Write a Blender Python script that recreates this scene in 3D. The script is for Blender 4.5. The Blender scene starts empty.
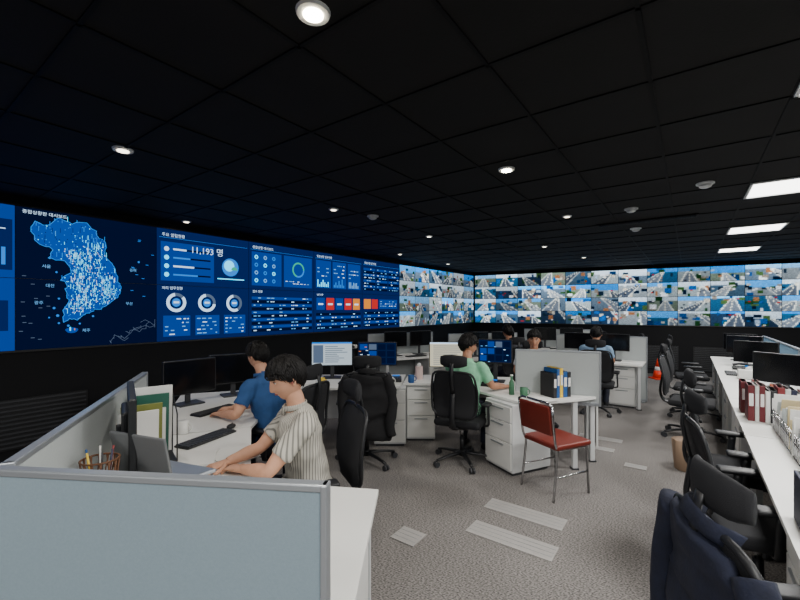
import bpy, bmesh, math, random
from mathutils import Vector, Matrix, noise, kdtree
random.seed(7)
S=bpy.context.scene
def lin(c):
    return tuple(((x/255)/12.92 if x/255<=0.04045 else ((x/255+0.055)/1.055)**2.4) for x in c)
_m={}
def mat(name,rgb,rough=.5,metal=0.0,em=0.0,var=0.0,scale=20,bump=0.0,bscale=200,spec=.5):
    if name in _m: return _m[name]
    m=bpy.data.materials.new(name); m.use_nodes=True
    nt=m.node_tree; b=nt.nodes['Principled BSDF']
    c=lin(rgb)+(1,)
    b.inputs['Base Color'].default_value=c
    b.inputs['Roughness'].default_value=rough
    b.inputs['Metallic'].default_value=metal
    b.inputs['Specular IOR Level'].default_value=spec
    tc=nt.nodes.new('ShaderNodeTexCoord')
    if var>0:
        n=nt.nodes.new('ShaderNodeTexNoise'); n.inputs['Scale'].default_value=scale
        n.inputs['Detail'].default_value=4
        r=nt.nodes.new('ShaderNodeValToRGB')
        r.color_ramp.elements[0].position=.3; r.color_ramp.elements[1].position=.7
        r.color_ramp.elements[0].color=tuple(x*(1-var) for x in c[:3])+(1,)
        r.color_ramp.elements[1].color=tuple(min(1,x*(1+var)) for x in c[:3])+(1,)
        nt.links.new(tc.outputs['Object'],n.inputs['Vector']); nt.links.new(n.outputs['Fac'],r.inputs['Fac'])
        nt.links.new(r.outputs['Color'],b.inputs['Base Color'])
    if bump>0:
        n=nt.nodes.new('ShaderNodeTexNoise'); n.inputs['Scale'].default_value=bscale
        bp=nt.nodes.new('ShaderNodeBump'); bp.inputs['Strength'].default_value=bump; bp.inputs['Distance'].default_value=.004
        nt.links.new(tc.outputs['Object'],n.inputs['Vector']); nt.links.new(n.outputs['Fac'],bp.inputs['Height'])
        nt.links.new(bp.outputs['Normal'],b.inputs['Normal'])
    _m[name]=m; return m
def emis(name,rgb,st=1.0):
    if name in _m: return _m[name]
    m=bpy.data.materials.new(name); m.use_nodes=True; nt=m.node_tree
    nt.nodes.remove(nt.nodes['Principled BSDF'])
    e=nt.nodes.new('ShaderNodeEmission'); e.inputs[0].default_value=lin(rgb)+(1,); e.inputs[1].default_value=st
    nt.links.new(e.outputs[0],nt.nodes['Material Output'].inputs[0])
    _m[name]=m; return m

# ---------------- mesh builder
def smooth_path(pts,vals,k):
    n=len(pts); P=[];V=[]
    for i in range(n-1):
        p0=pts[max(0,i-1)];p1=pts[i];p2=pts[i+1];p3=pts[min(n-1,i+2)]
        for j in range(k):
            t=j/k; t2=t*t;t3=t2*t
            P.append(.5*((2*p1)+(p2-p0)*t+(2*p0-5*p1+4*p2-p3)*t2+(3*p1-p0-3*p2+p3)*t3))
            V.append(tuple(a+(b-a)*(t*t*(3-2*t)) for a,b in zip(vals[i],vals[i+1])))
    P.append(pts[-1]);V.append(vals[-1])
    return P,V
_bc={}
class MB:
    def __init__(s): s.v=[];s.f=[];s.fm=[];s.fs=[];s.mats=[];s.M=Matrix()
    def mi(s,m):
        if m not in s.mats: s.mats.append(m)
        return s.mats.index(m)
    def add(s,vs,fs,m,sm=False):
        o=len(s.v); k=s.mi(m)
        for p in vs: s.v.append(s.M@Vector(p))
        for f in fs: s.f.append([o+i for i in f]); s.fm.append(k); s.fs.append(sm)
    def box(s,c,size,m,rot=None,r=0,seg=2,sm=None):
        key=(tuple(round(x,4) for x in size),r,seg)
        if key not in _bc:
            bm=bmesh.new(); bmesh.ops.create_cube(bm,size=1)
            for v in bm.verts: v.co=Vector((v.co.x*size[0],v.co.y*size[1],v.co.z*size[2]))
            if r>0:
                bmesh.ops.bevel(bm,geom=list(bm.edges),offset=min(r,min(size)*.49),segments=seg,profile=.5,affect='EDGES')
            bm.verts.index_update()
            _bc[key]=([v.co.copy() for v in bm.verts],[[v.index for v in f.verts] for f in bm.faces]); bm.free()
        vs,fs=_bc[key]
        R=rot if rot is not None else Matrix()
        if isinstance(R,(int,float)): R=Matrix.Rotation(R,4,'Z')
        c=Vector(c)
        s.add([c+(R@v) for v in vs],fs,m,(r>0.012) if sm is None else sm)
    def tube(s,pts,rad,m,n=12,side=None,k=0,sm=True):
        pts=[Vector(p) for p in pts]
        if not isinstance(rad,(list,tuple)): rad=[rad]*len(pts)
        rad=[(r if isinstance(r,tuple) else (r,r)) for r in rad]
        if k: pts,rad=smooth_path(pts,rad,k)
        vs=[];fs=[]; N=len(pts); prev=Vector(side) if side is not None else None
        for i,p in enumerate(pts):
            t=(pts[min(N-1,i+1)]-pts[max(0,i-1)]).normalized()
            if prev is None:
                prev=Vector((0,0,1)) if abs(t.z)<.9 else Vector((1,0,0))
            sd=(prev-t*prev.dot(t))
            sd=sd.normalized() if sd.length>1e-4 else t.orthogonal().normalized()
            if side is None: prev=sd
            up=t.cross(sd)
            for j in range(n):
                a=2*math.pi*j/n
                vs.append(p+sd*(rad[i][0]*math.cos(a))+up*(rad[i][1]*math.sin(a)))
        for i in range(N-1):
            for j in range(n):
                fs.append([i*n+j,i*n+(j+1)%n,(i+1)*n+(j+1)%n,(i+1)*n+j])
        fs.append(list(range(n))[::-1]); fs.append([(N-1)*n+j for j in range(n)])
        s.add(vs,fs,m,sm)
    def ell(s,c,r,m,rot=None,nu=14,nv=10):
        c=Vector(c); R=rot if rot is not None else Matrix()
        if not isinstance(r,tuple): r=(r,r,r)
        vs=[];fs=[]
        for i in range(nv+1):
            ph=math.pi*i/nv
            for j in range(nu):
                th=2*math.pi*j/nu
                vs.append(c+R@Vector((r[0]*math.sin(ph)*math.cos(th),r[1]*math.sin(ph)*math.sin(th),r[2]*math.cos(ph))))
        for i in range(nv):
            for j in range(nu):
                fs.append([i*nu+j,i*nu+(j+1)%nu,(i+1)*nu+(j+1)%nu,(i+1)*nu+j])
        s.add(vs,fs,m,True)
    def prism(s,poly,z0,z1,m):
        n=len(poly)
        vs=[(x,y,z0) for x,y in poly]+[(x,y,z1) for x,y in poly]
        fs=[list(range(n))[::-1],[n+i for i in range(n)]]
        for i in range(n): fs.append([i,(i+1)%n,n+(i+1)%n,n+i])
        s.add(vs,fs,m)
    def rect(s,x,y,w,h,z,m): # flat, local xy
        s.add([(x,y,z),(x+w,y,z),(x+w,y+h,z),(x,y+h,z)],[[0,1,2,3]],m)
    def ring(s,x,y,r0,r1,z,m,a0=0,a1=360,n=24):
        vs=[];fs=[]
        for i in range(n+1):
            a=math.radians(a0+(a1-a0)*i/n)
            vs+= [(x+r0*math.cos(a),y+r0*math.sin(a),z),(x+r1*math.cos(a),y+r1*math.sin(a),z)]
        for i in range(n): fs.append([2*i,2*i+1,2*i+3,2*i+2])
        s.add(vs,fs,m)
    def mesh(s,name,origin=(0,0,0),recalc=True):
        o=Vector(origin)
        me=bpy.data.meshes.new(name)
        me.from_pydata([v-o for v in s.v],[],s.f)
        for m in s.mats: me.materials.append(m)
        me.polygons.foreach_set('material_index',s.fm)
        me.polygons.foreach_set('use_smooth',s.fs)
        me.update()
        if recalc:
            bm=bmesh.new(); bm.from_mesh(me)
            bmesh.ops.recalc_face_normals(bm,faces=bm.faces); bm.to_mesh(me); bm.free()
        return me
    def build(s,name,origin=(0,0,0),recalc=True,parent=None):
        me=s.mesh(name,origin,recalc)
        ob=bpy.data.objects.new(name,me); S.collection.objects.link(ob); ob.location=origin
        if parent: ob.parent=parent; ob.matrix_parent_inverse=parent.matrix_world.inverted()
        return ob
def inst(name,me,loc,rot=0):
    ob=bpy.data.objects.new(name,me); S.collection.objects.link(ob)
    ob.location=loc; ob.rotation_euler=(0,0,rot); return ob
def face(dx,dy): return math.atan2(-dx,dy)
def V2(x,y): return Vector((x,y,0))

# ---------------- materials
U=Vector((.5865,.81,0)).normalized(); Nn=Vector((U.y,-U.x,0))
PHI=math.atan2(-U.x,U.y)  # local y -> U
black=mat('black_plastic',(22,23,26),.45)
fabric=mat('black_mesh_fabric',(20,21,25),.85,var=.25,scale=300,bump=.3,bscale=500)
darkgrey=mat('dark_grey_plastic',(48,50,54),.5)
white=mat('white_laminate',(226,226,222),.45,var=.02,scale=4)
whitep=mat('white_metal',(205,207,207),.4)
alu=mat('aluminium',(165,170,175),.35,.6)
chrome=mat('chrome_steel',(190,190,192),.2,1.0)
panelm=mat('partition_fabric',(128,146,156),.85,var=.04,scale=150,bump=.15,bscale=600)
panelw=mat('partition_fabric_light',(172,178,178),.85,var=.04,scale=150)
panelb=mat('partition_fabric_blue',(95,132,158),.85,var=.05,scale=120)
wallm=mat('black_wall_paint',(11,12,16),.7,var=.1,scale=3,spec=.3)
wallg=mat('grey_wall_paint',(120,120,120),.8,var=.03,scale=3)
paper=mat('paper_white',(225,225,222),.8)
skin=mat('skin',(200,150,122),.55,var=.05,scale=25)
skin2=mat('skin_tan',(176,126,98),.55,var=.05,scale=25)
lipm=mat('lips',(150,85,75),.5)
eyew=mat('eye_white',(215,210,205),.3)
hairm=mat('black_hair',(13,11,11),.55,var=.4,scale=90,bump=.6,bscale=120,spec=.3)
navy=mat('navy_cloth',(16,22,42),.9,var=.25,scale=30,bump=.4,bscale=90)
blackcloth=mat('black_cloth',(17,17,20),.9,var=.25,scale=30,bump=.4,bscale=90)
pants=mat('dark_trousers',(34,38,52),.9,var=.1)

def carpet():
    m=bpy.data.materials.new('grey_carpet'); m.use_nodes=True; nt=m.node_tree; b=nt.nodes['Principled BSDF']
    b.inputs['Roughness'].default_value=.95
    tc=nt.nodes.new('ShaderNodeTexCoord')
    n1=nt.nodes.new('ShaderNodeTexNoise'); n1.inputs['Scale'].default_value=70; n1.inputs['Detail'].default_value=3
    mp=nt.nodes.new('ShaderNodeMapping'); mp.inputs['Rotation'].default_value=(0,0,-PHI); mp.inputs['Scale'].default_value=(1,2.6,1)
    nt.links.new(tc.outputs['Object'],mp.inputs[0]); nt.links.new(mp.outputs[0],n1.inputs['Vector'])
    n2=nt.nodes.new('ShaderNodeTexNoise'); n2.inputs['Scale'].default_value=1.3; n2.inputs['Detail'].default_value=3
    nt.links.new(tc.outputs['Object'],n2.inputs['Vector'])
    r=nt.nodes.new('ShaderNodeValToRGB'); e=r.color_ramp.elements
    e[0].position=.36;e[0].color=lin((66,63,62))+(1,); e[1].position=.64; e[1].color=lin((162,157,153))+(1,)
    nt.links.new(n1.outputs['Fac'],r.inputs['Fac'])
    mx=nt.nodes.new('ShaderNodeMixRGB'); mx.blend_type='MULTIPLY'; mx.inputs[0].default_value=.3
    nt.links.new(r.outputs[0],mx.inputs[1]); nt.links.new(n2.outputs['Fac'],mx.inputs[2])
    nt.links.new(mx.outputs[0],b.inputs['Base Color'])
    bp=nt.nodes.new('ShaderNodeBump'); bp.inputs['Strength'].default_value=.4; bp.inputs['Distance'].default_value=.005
    nt.links.new(n1.outputs['Fac'],bp.inputs['Height']); nt.links.new(bp.outputs[0],b.inputs['Normal'])
    return m
carpetm=carpet()

# ---------------- room shell
CZ=2.78
P1=Vector((-3.92,3.92,0))-U*5; P2=Vector((-3.92,3.92,0))+U*10.56
RD=Vector((.884,-.467,0)).normalized(); RN=Vector((RD.y,-RD.x,0))
P3=P2+RD*12; P4=P1+Nn*11
poly=[P1,P2,P3,P4]
mb=MB(); mb.prism([(p.x,p.y) for p in [P1,P4,P3,P2]],-.1,0,carpetm); mb.build('floor')
ceilm=mat('black_ceiling_tile',(21,20,20),.8,var=.15,scale=2.5,bump=.2,bscale=120,spec=.25)
mb=MB(); mb.prism([(p.x,p.y) for p in [P1,P4,P3,P2]],CZ,CZ+.1,ceilm); mb.build('ceiling')
def wall(name,a,b,m,th=.15):
    d=(b-a).normalized(); out=Vector((-d.y,d.x,0))
    mb=MB(); mb.prism([(a.x,a.y),(b.x,b.y),(b.x+out.x*th,b.y+out.y*th),(a.x+out.x*th,a.y+out.y*th)],0,CZ,m)
    return mb.build(name)
wall('wall_left',P1,P2,wallm); wall('wall_back',P2,P3,wallm)
wall('wall_right',P3,P4,wallg); wall('wall_front',P4,P1,wallg)
def clip(p,d):
    t0,t1=-50,50
    for i in range(4):
        a=poly[i];b=poly[(i+1)%4]; e=b-a; n=Vector((e.y,-e.x,0))
        den=n.dot(d); num=n.dot(a-p)
        if abs(den)<1e-6:
            if num>0: return None
            continue
        t=num/den
        if den>0: t0=max(t0,t)
        else: t1=min(t1,t)
    return (t0,t1) if t1>t0+.1 else None
gridm=mat('ceiling_grid_black',(6,6,7),.7,spec=.2)
mb=MB()
for i in range(-20,30):
    w=-.157+.6*i; c=clip(Nn*w,U)
    if c:
        mid=Nn*w+U*((c[0]+c[1])/2); mb.box((mid.x,mid.y,CZ-.003),(.018,c[1]-c[0],.008),gridm,PHI)
    s_=4.737+.6*i; c=clip(U*s_,Nn)
    if c:
        mid=U*s_+Nn*((c[0]+c[1])/2); mb.box((mid.x,mid.y,CZ-.003),(c[1]-c[0],.018,.008),gridm,PHI)
mb.build('trim_ceiling_grid')
bbm=mat('baseboard_black',(20,20,24),.5)
for nm,a,b in (('baseboard_left',P1,P2),('baseboard_back',P2,P3)):
    d=(b-a).normalized(); inn=Vector((d.y,-d.x,0)); mid=(a+b)/2+inn*.01
    mb=MB(); mb.box((mid.x,mid.y,.05),((b-a).length-.1,.02,.1),bbm,math.atan2(d.y,d.x)); mb.build(nm)

# ---------------- lights
lampm=emis('light_panel_emission',(255,252,245),7)
def area(loc,size,e,rot=(0,0,0),col=(1,.98,.95)):
    l=bpy.data.lights.new('panel_lamp','AREA'); l.energy=e; l.size=size; l.color=col
    o=bpy.data.objects.new('panel_lamp',l); o.location=loc; o.rotation_euler=rot; S.collection.objects.link(o); return o
def panel_light(p,e=53):
    mb=MB(); mb.M=Matrix.Translation((p.x,p.y,0))@Matrix.Rotation(PHI,4,'Z')
    mb.box((0,0,CZ-.008),(.565,.565,.006),lampm)
    for sx,sy,a,b in ((0,.29,.6,.02),(0,-.29,.6,.02),(.29,0,.02,.6),(-.29,0,.02,.6)): mb.box((sx,sy,CZ-.012),(a,b,.012),whitep)
    ob=mb.build('ceiling_light_panel',(p.x,p.y,CZ))
    a=area((p.x,p.y,CZ-.03),.54,e,(0,0,PHI)); a.parent=ob; a.matrix_parent_inverse=Matrix.Translation((-p.x,-p.y,-CZ))
W0=.743
for s_,w_ in ((5.037-2.4,W0),(5.037,W0),(7.437,W0),(9.837,W0),(.237,W0),(-2.163,W0),
              (5.037,W0+2.4),(2.637,W0+2.4),(7.437,W0+2.4),(.237,W0+2.4),(-1.563,W0-2.4),(-3.3,W0-.0)):  # panels outside the view are added to light the front partition and room
    panel_light(U*s_+Nn*w_)
bulb=emis('downlight_emission',(255,238,205),60); bulbd=emis('downlight_dim_emission',(255,240,215),6)
def downlight(x,y,on=True,e=22,r=.06):
    mb=MB()
    mb.tube([(x,y,CZ-.012),(x,y,CZ+.0)],[(r+.012,r+.012),(r+.016,r+.016)],whitep,20,sm=False)
    mb.tube([(x,y,CZ-.016),(x,y,CZ-.012)],r*.75,bulb if on else bulbd,18,sm=False)
    ob=mb.build('recessed_downlight',(x,y,CZ))
    if e:
        l=bpy.data.lights.new('downlight_lamp','SPOT'); l.energy=e; l.spot_size=math.radians(125); l.spot_blend=.8; l.shadow_soft_size=.06; l.color=(1,.94,.85)
        o=bpy.data.objects.new('downlight_lamp',l); o.location=(x,y,CZ-.03); S.collection.objects.link(o)
        o.parent=ob; o.matrix_parent_inverse=Matrix.Translation((-x,-y,-CZ))
downlight(-.33,1.52,True,62,.05); downlight(.86,3.23,True,52,.05); downlight(-1.96,2.83,False,48,.05)
for x,y in ((-.75,4.52),(2.03,4.86),(.45,6.2),(-2.75,5.15),(.0,8.2),(2.6,7.2),(1.2,10.0),(4.0,8.7)):
    downlight(x,y,False,38,.04)
for x,y in ((2.74,3.59),(2.6,4.5),(-.33,4.85),(3.3,5.6)):
    mb=MB(); mb.tube([(x,y,CZ-.012),(x,y,CZ)],.07,whitep,20,sm=False); mb.tube([(x,y,CZ-.045),(x,y,CZ-.035),(x,y,CZ-.012)],[.025,.045,.052],whitep,20)
    mb.build('smoke_detector',(x,y,CZ))
mb=MB(); p=U*5.94+Nn*-.46
for i in range(5): mb.box((p.x,p.y,CZ-.01),(1.1,.16,.012),gridm,PHI) if i==0 else mb.box(tuple((p+U*(-.06+.03*(i-1)))+Vector((0,0,CZ-.02))),(1.05,.008,.012),black,PHI)
mb.build('ceiling_air_diffuser',(p.x,p.y,CZ))

# ---------------- video walls
ZB=1.235; PH=.7225; PW=1.3
base=Vector((-3.92,3.92,0))
def wmat(b,d,n): 
    return Matrix(((d.x,0,n.x,b.x),(d.y,0,n.y,b.y),(0,1,0,0),(0,0,0,1)))
WL=wmat(base+Nn*.001,U,Nn)
root=bpy.data.objects.new('dashboard_video_wall',None); S.collection.objects.link(root); root.location=base
root.empty_display_size=.2
bpy.context.view_layer.update()
bg=emis('screen_navy',(3,30,88),1.15); bg2=emis('screen_blue',(4,58,145),1.25); bgm=emis('screen_map_sea',(5,17,50),1.0)
cy=emis('screen_cyan',(70,210,255),2.4); wh=emis('screen_white',(195,222,250),1.7); lb=emis('screen_lightblue',(30,120,215),1.5)
tx=emis('screen_text_blue',(110,175,235),1.3)
dk=emis('screen_dark',(2,18,54),.9); red=emis('screen_red',(205,45,45),1.1); orr=emis('screen_orange',(235,140,45),1.2); grn=emis('screen_green',(50,190,150),1.1)
land=emis('screen_land',(8,70,165),1.2); gr=emis('screen_grey',(110,130,160),.7)
mb=MB(); mb.M=WL
mb.box((4.0-1.3/2-.0,ZB+PH,.02),(PW*9+1.0+.3-.05,PH*2+.04,.04),black)
Z1=.046
C0=.1
dash=MB(); dash.M=WL
def cell(col,row,m,ins=.006):
    dash.rect(C0+PW*col+ins*.5,ZB+PH*row+ins*.5,PW-ins,PH-ins,Z1,m)
for c in range(-4,5):
    for r in range(2): cell(c,r,bgm if c==0 else (bg if (c>0) else bg2))
def D(c,u,v,w,h,m,k=1): dash.rect(C0+PW*c+u,ZB+v,w,h,Z1+.0015*k,m)
def txt_lines(c,u,v,w,n,dv=.035,h=.011,m=None,p=.6):
    for i in range(n):
        x=u
        while x<u+w-.02:
            l=random.uniform(.02,.07); l=min(l,u+w-x)
            if random.random()<p: D(c,x,v-i*dv,l,h,m or random.choice((tx,tx,wh)),3)
            x+=l+random.uniform(.01,.04)
for c in range(0,5):
    if c==0: D(c,.0,1.36,PW,.075,dk,1)
    else: D(c,.03,1.33,PW-.06,.004,lb,2)
D(-1,.9,.8,.38,.5,bg,1); D(-1,.93,1.2,.3,.01,wh,2); D(-1,.95,.2,.3,.3,bg,1)
for i in range(6): D(-1,.95+.05*i,.85,.03,.1+.2*random.random(),lb,2)
# map of the peninsula
KO=[(.26,2.55),(.36,2.52),(.44,2.62),(.56,2.58),(.68,2.61),(.77,2.53),(.78,2.46),(.85,2.42),(.86,2.27),(.94,2.13),(.97,2.02),(1.0,1.93),(1.02,1.86),(.99,1.79),(.91,1.72),(.83,1.66),(.76,1.65),(.71,1.60),(.66,1.60),(.60,1.53),(.54,1.56),(.49,1.51),(.48,1.64),(.53,1.75),(.50,1.83),(.51,1.91),(.46,1.96),(.55,2.05),(.48,2.16),(.39,2.19),(.34,2.17),(.40,2.28),(.28,2.31),(.21,2.44)]
kp=[]
for i in range(len(KO)):
    a=Vector(KO[i]);b=Vector(KO[(i+1)%len(KO)])
    for j in range(3):
        q=a.lerp(b,j/3); kp.append((q.x+random.uniform(-.014,.014),q.y+random.uniform(-.014,.014)))
dash.add([(x,y,Z1+.0015) for x,y in kp],[list(range(len(kp)))],land)
for ix,iy,r in ((.43,1.58,.014),(.40,1.66,.012),(.44,1.50,.010),(.52,1.47,.012),(.62,1.49,.010),(.74,1.57,.011),(.42,2.04,.010),(.44,1.76,.010),(1.2,2.22,.012),(.36,1.56,.008)):
    dash.ring(ix,iy,0,r,Z1+.002,lb,n=8)
def inside(x,y,P):
    r=False;j=len(P)-1
    for i in range(len(P)):
        xi,yi=P[i];xj,yj=P[j]
        if (yi>y)!=(yj>y) and x<(xj-xi)*(y-yi)/(yj-yi)+xi: r=not r
        j=i
    return r
cit=[(.60,2.2,.06),(.64,2.08,.07),(.62,1.9,.06),(.9,1.8,.05),(.85,1.95,.05),(.6,1.7,.06),(.75,2.3,.06),(.7,1.75,.07)]
land3=emis('screen_land_bright',(30,135,225),1.6)
n=0
while n<1200:
    if random.random()<.65:
        c=random.choice(cit); x=random.gauss(c[0],c[2]); y=random.gauss(c[1],c[2])
    else: x=random.uniform(.2,1.0); y=random.uniform(1.5,2.6)
    if inside(x,y,kp):
        h=random.choice((.007,.010,.010,.010,.03,.05)); w=.008 if h<.02 else .005
        m=random.choice((cy,cy,wh,lb,land3)) if (.45<x<.95 and y<2.35) else random.choice((land3,lb,lb,bg,cy))
        if random.random()<.15: m=bg
        dash.rect(x,y,w,h,Z1+.003+.000005*n,m); n+=1
jx,jy=.55,1.42
dash.add([(jx+.055*math.cos(a)*(1+.1*math.sin(3*a)),jy+.03*math.sin(a),Z1+.002) for a in [i*math.pi/10 for i in range(20)]],[list(range(20))],land)
dash.rect(jx-.02,jy-.005,.012,.04,Z1+.004,cy); dash.rect(jx+.02,jy,.008,.02,Z1+.004,orr)
def poly_line(pts,w,m,z):
    for a,b in zip(pts,pts[1:]):
        a=Vector(a);b=Vector(b);d=(b-a).normalized();q=Vector((-d.y,d.x))*w/2
        dash.add([(a.x-q.x,a.y-q.y,z),(b.x-q.x,b.y-q.y,z),(b.x+q.x,b.y+q.y,z),(a.x+q.x,a.y+q.y,z)],[[0,1,2,3]],m)
poly_line(kp+[kp[0]],.005,land3,Z1+.002)
for k in range(5):
    x=C0+.80+.08*k;y=ZB+.05+.05*k;pts=[(x,y)]
    for i in range(9): 
        x+=random.uniform(-.01,.06);y+=random.uniform(-.04,.06);pts.append((min(x,C0+1.28),max(y,ZB+.02)))
    poly_line(pts,.004,gr,Z1+.002)
for i in range(14): D(0,random.uniform(.02,.25),random.uniform(.1,.9),.03,.006,gr,2)
for i in range(10): D(0,random.uniform(1.0,1.25),random.uniform(.5,1.25),.03,.006,lb,2)
# col1
D(1,.05,.78,.7,.5,bg2,1)
for i in range(4):
    dash.ring(C0+PW+.12,ZB+.86+.11*i,.0,.03,Z1+.003,wh if i==3 else cy); D(1,.2,.85+.11*i,.5,.022,dk,2); D(1,.2,.85+.11*i,.32-.05*i,.022,wh if i%2 else lb,3)
dash.ring(C0+PW+1.0,ZB+1.02,0,.13,Z1+.002,lb); dash.ring(C0+PW+.98,ZB+1.04,0,.08,Z1+.0035,cy); dash.ring(C0+PW+1.06,ZB+.98,0,.05,Z1+.004,grn,0,180)
D(1,.8,.84,.42,.015,cy,2)
for i in range(3):
    cx=C0+PW+.24+.41*i; dash.ring(cx,ZB+.5,.085,.125,Z1+.003,gr); dash.ring(cx,ZB+.5,.085,.125,Z1+.0045,wh,100,400-50*i); dash.ring(cx,ZB+.5,.0,.055,Z1+.003,lb); D(1,.24+.41*i-.035,.49,.07,.025,wh,3)
    D(1,.08+.41*i,.06,.34,.27,bg2,1); txt_lines(1,.1+.41*i,.28,.3,5,.05,.014)
# col2
D(2,.05,.78,.55,.52,bg2,1); D(2,.65,.78,.6,.52,bg2,1)
for i in range(4):
    for j in range(3): dash.ring(C0+2*PW+.13+.16*j,ZB+.86+.12*i,.015,.032,Z1+.003,(cy,tx,lb)[(i+j)%3]); 
dash.ring(C0+2*PW+.95,ZB+1.08,.10,.13,Z1+.003,grn,0,250); dash.ring(C0+2*PW+.95,ZB+1.08,.10,.13,Z1+.003,lb,250,360); txt_lines(2,.68,.87,.54,2)
for i in range(10): D(2,.05,.06+.056*i,1.2,.042,bg2 if i%2 else dk,1)
for k in range(5): txt_lines(2,.08+.24*k,.58,.14,10,.056,.014,p=.55)
# col3
for k in range(3):
    D(3,.05+.41*k,.8,.37,.5,bg2,1); txt_lines(3,.08+.41*k,1.22,.3,4,.07,.018,p=.5)
for k in range(3):
    for i in range(7): D(3,.08+.41*k+.042*i,.82,.025,.03+.14*random.random(),(cy,lb,tx)[k],3)
for i in range(5): D(3,.06+.24*i,.40,.2,.22,(bg2,red,bg2,red,orr)[i],2); D(3,.10+.24*i,.49,.12,.03,wh,3)
for i in range(5): D(3,.05,.05+.062*i,1.2,.045,bg2 if i%2 else dk,1)
for k in range(4): txt_lines(3,.08+.3*k,.31,.18,5,.062,.016,p=.55)
# col4
for k in range(3):
    for i in range(8): D(4,.04+.42*k,.8+.06*i,.38,.045,bg2 if i%2 else dk,1)
    txt_lines(4,.06+.42*k,1.24,.34,8,.06,.016,p=.45)
D(4,.05,.42,.22,.2,orr,2);D(4,.3,.42,.2,.2,red,2);D(4,.55,.42,.65,.2,bg2,2)
for i in range(5): D(4,.05,.05+.065*i,1.2,.05,bg2 if i%2 else dk,1)
for k in range(4): txt_lines(4,.08+.3*k,.33,.18,5,.065,.016,p=.55)
txt_lines(4,.58,.57,.58,3,.05,.014)
dob=dash.build('dashboard_screens',(0,0,0),False,root)
hb=mb.build('housing',(0,0,0),True,root)
def text(s,WM,x,y,size,m,parent,z=.053,name='lettering'):
    c=bpy.data.curves.new(name,'FONT'); c.body=s; c.size=size; c.materials.append(m); c.resolution_u=2
    o=bpy.data.objects.new(name,c); S.collection.objects.link(o)
    o.matrix_world=WM@Matrix.Translation((x,y,z)); mw=o.matrix_world.copy()
    o.parent=parent; o.matrix_parent_inverse=parent.matrix_world.inverted(); o.matrix_world=mw
    return o
def T(c,u,v,s,size,m=wh): text(s,WL,C0+PW*c+u,ZB+v,size,m,root)
T(0,.05,1.385,'종합상황판 대시보드',.042)
T(1,.06,1.35,'주요 알림현황',.05); T(1,.42,1.17,'11,193 명',.12); T(1,.06,.67,'처리 업무현황',.045)
T(2,.06,1.35,'종합상황 대시보드',.05); T(2,.06,.67,'접수 현황',.045)
T(3,.06,1.35,'종합상황 업무현황',.05); T(3,.06,.66,'상황 현황',.04)
T(4,.06,1.35,'종합상황 업무현황',.05)
for s_,x,y in (('서울',.3,2.08),('대전',.33,1.88),('부산',1.06,1.7),('동해',1.1,2.1),('광주',.24,1.7),('제주',.64,1.4)):
    text(s_,WL,x,y,.04,tx,root)

# cctv pictures
def cctv_colors(nx,ny):
    sky=random.choice(((165,198,228),(140,182,224),(205,216,226),(120,165,212),(190,200,208)))
    ground=random.choice(((112,124,136),(140,147,152),(88,104,118),(155,164,168),(74,100,122),(60,72,88),(118,128,120)))
    G=[[None]*nx for _ in range(ny)]
    hor=random.choice((0,2,4,5,7))
    for j in range(ny):
        for i in range(nx):
            k=1-.15*j/ny; G[j][i]=tuple(c*k for c in (sky if j<hor else ground))
    for _ in range(random.randint(6,11)):
        x0=random.randint(0,nx-3);w=random.randint(2,6);y0=random.randint(max(0,hor-4),ny-3);h=random.randint(2,5)
        c=random.choice(((62,84,60),(46,70,52),(84,102,78),(190,188,180),(150,122,105),(220,226,232),(74,96,130),(45,56,68),(135,130,124),(50,100,155),(28,38,52),(52,72,100),(170,184,198)))
        for j in range(y0,min(ny,y0+h)):
            for i in range(x0,min(nx,x0+w)): G[j][i]=tuple(v*(.82 if (i+j)%3==0 else 1) for v in c)
    rc=random.choice(((110,116,124),(138,144,150),(82,88,97)))
    a=random.uniform(-1.6,1.6); c0=random.uniform(.2,.8)*nx
    for j in range(hor,ny):
        cx=c0+a*(j-hor); wd=1.4+.55*(j-hor)
        for i in range(nx):
            if abs(i-cx)<wd: G[j][i]=rc
            if abs(abs(i-cx)-wd)<.6: G[j][i]=(205,208,205)
            if abs(i-cx)<.5 and j%3: G[j][i]=(215,215,205)
    for _ in range(random.randint(1,4)):
        j=random.randint(hor,ny-2);i=random.randint(0,nx-3); c=random.choice(((240,240,240),(20,20,25),(170,70,60),(235,235,235)))
        for a_ in range(2): G[j][i+a_]=c
    t=random.uniform(.78,1.18)
    H=[[None]*nx for _ in range(ny)]
    for j in range(ny):
        for i in range(nx):
            nb=[G[jj][ii] for jj,ii in ((j-1,i),(j+1,i),(j,i-1),(j,i+1)) if 0<=jj<ny and 0<=ii<nx]
            k=t*random.uniform(.93,1.07)
            H[j][i]=tuple(min(255,k*(.62*G[j][i][q]+.38*sum(b[q] for b in nb)/len(nb))) for q in range(3))
    return H
def cctv_mat():
    m=bpy.data.materials.new('cctv_feed_emission'); m.use_nodes=True; nt=m.node_tree
    nt.nodes.remove(nt.nodes['Principled BSDF'])
    a=nt.nodes.new('ShaderNodeAttribute'); a.attribute_name='feed'
    e=nt.nodes.new('ShaderNodeEmission'); e.inputs[1].default_value=2.2
    hs=nt.nodes.new('ShaderNodeHueSaturation'); hs.inputs['Saturation'].default_value=1.4
    g=nt.nodes.new('ShaderNodeGamma'); g.inputs[1].default_value=1.3
    nt.links.new(a.outputs['Color'],hs.inputs['Color']); nt.links.new(hs.outputs[0],g.inputs[0]); nt.links.new(g.outputs[0],e.inputs[0]); nt.links.new(e.outputs[0],nt.nodes['Material Output'].inputs[0]); return m
cm=cctv_mat()
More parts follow.
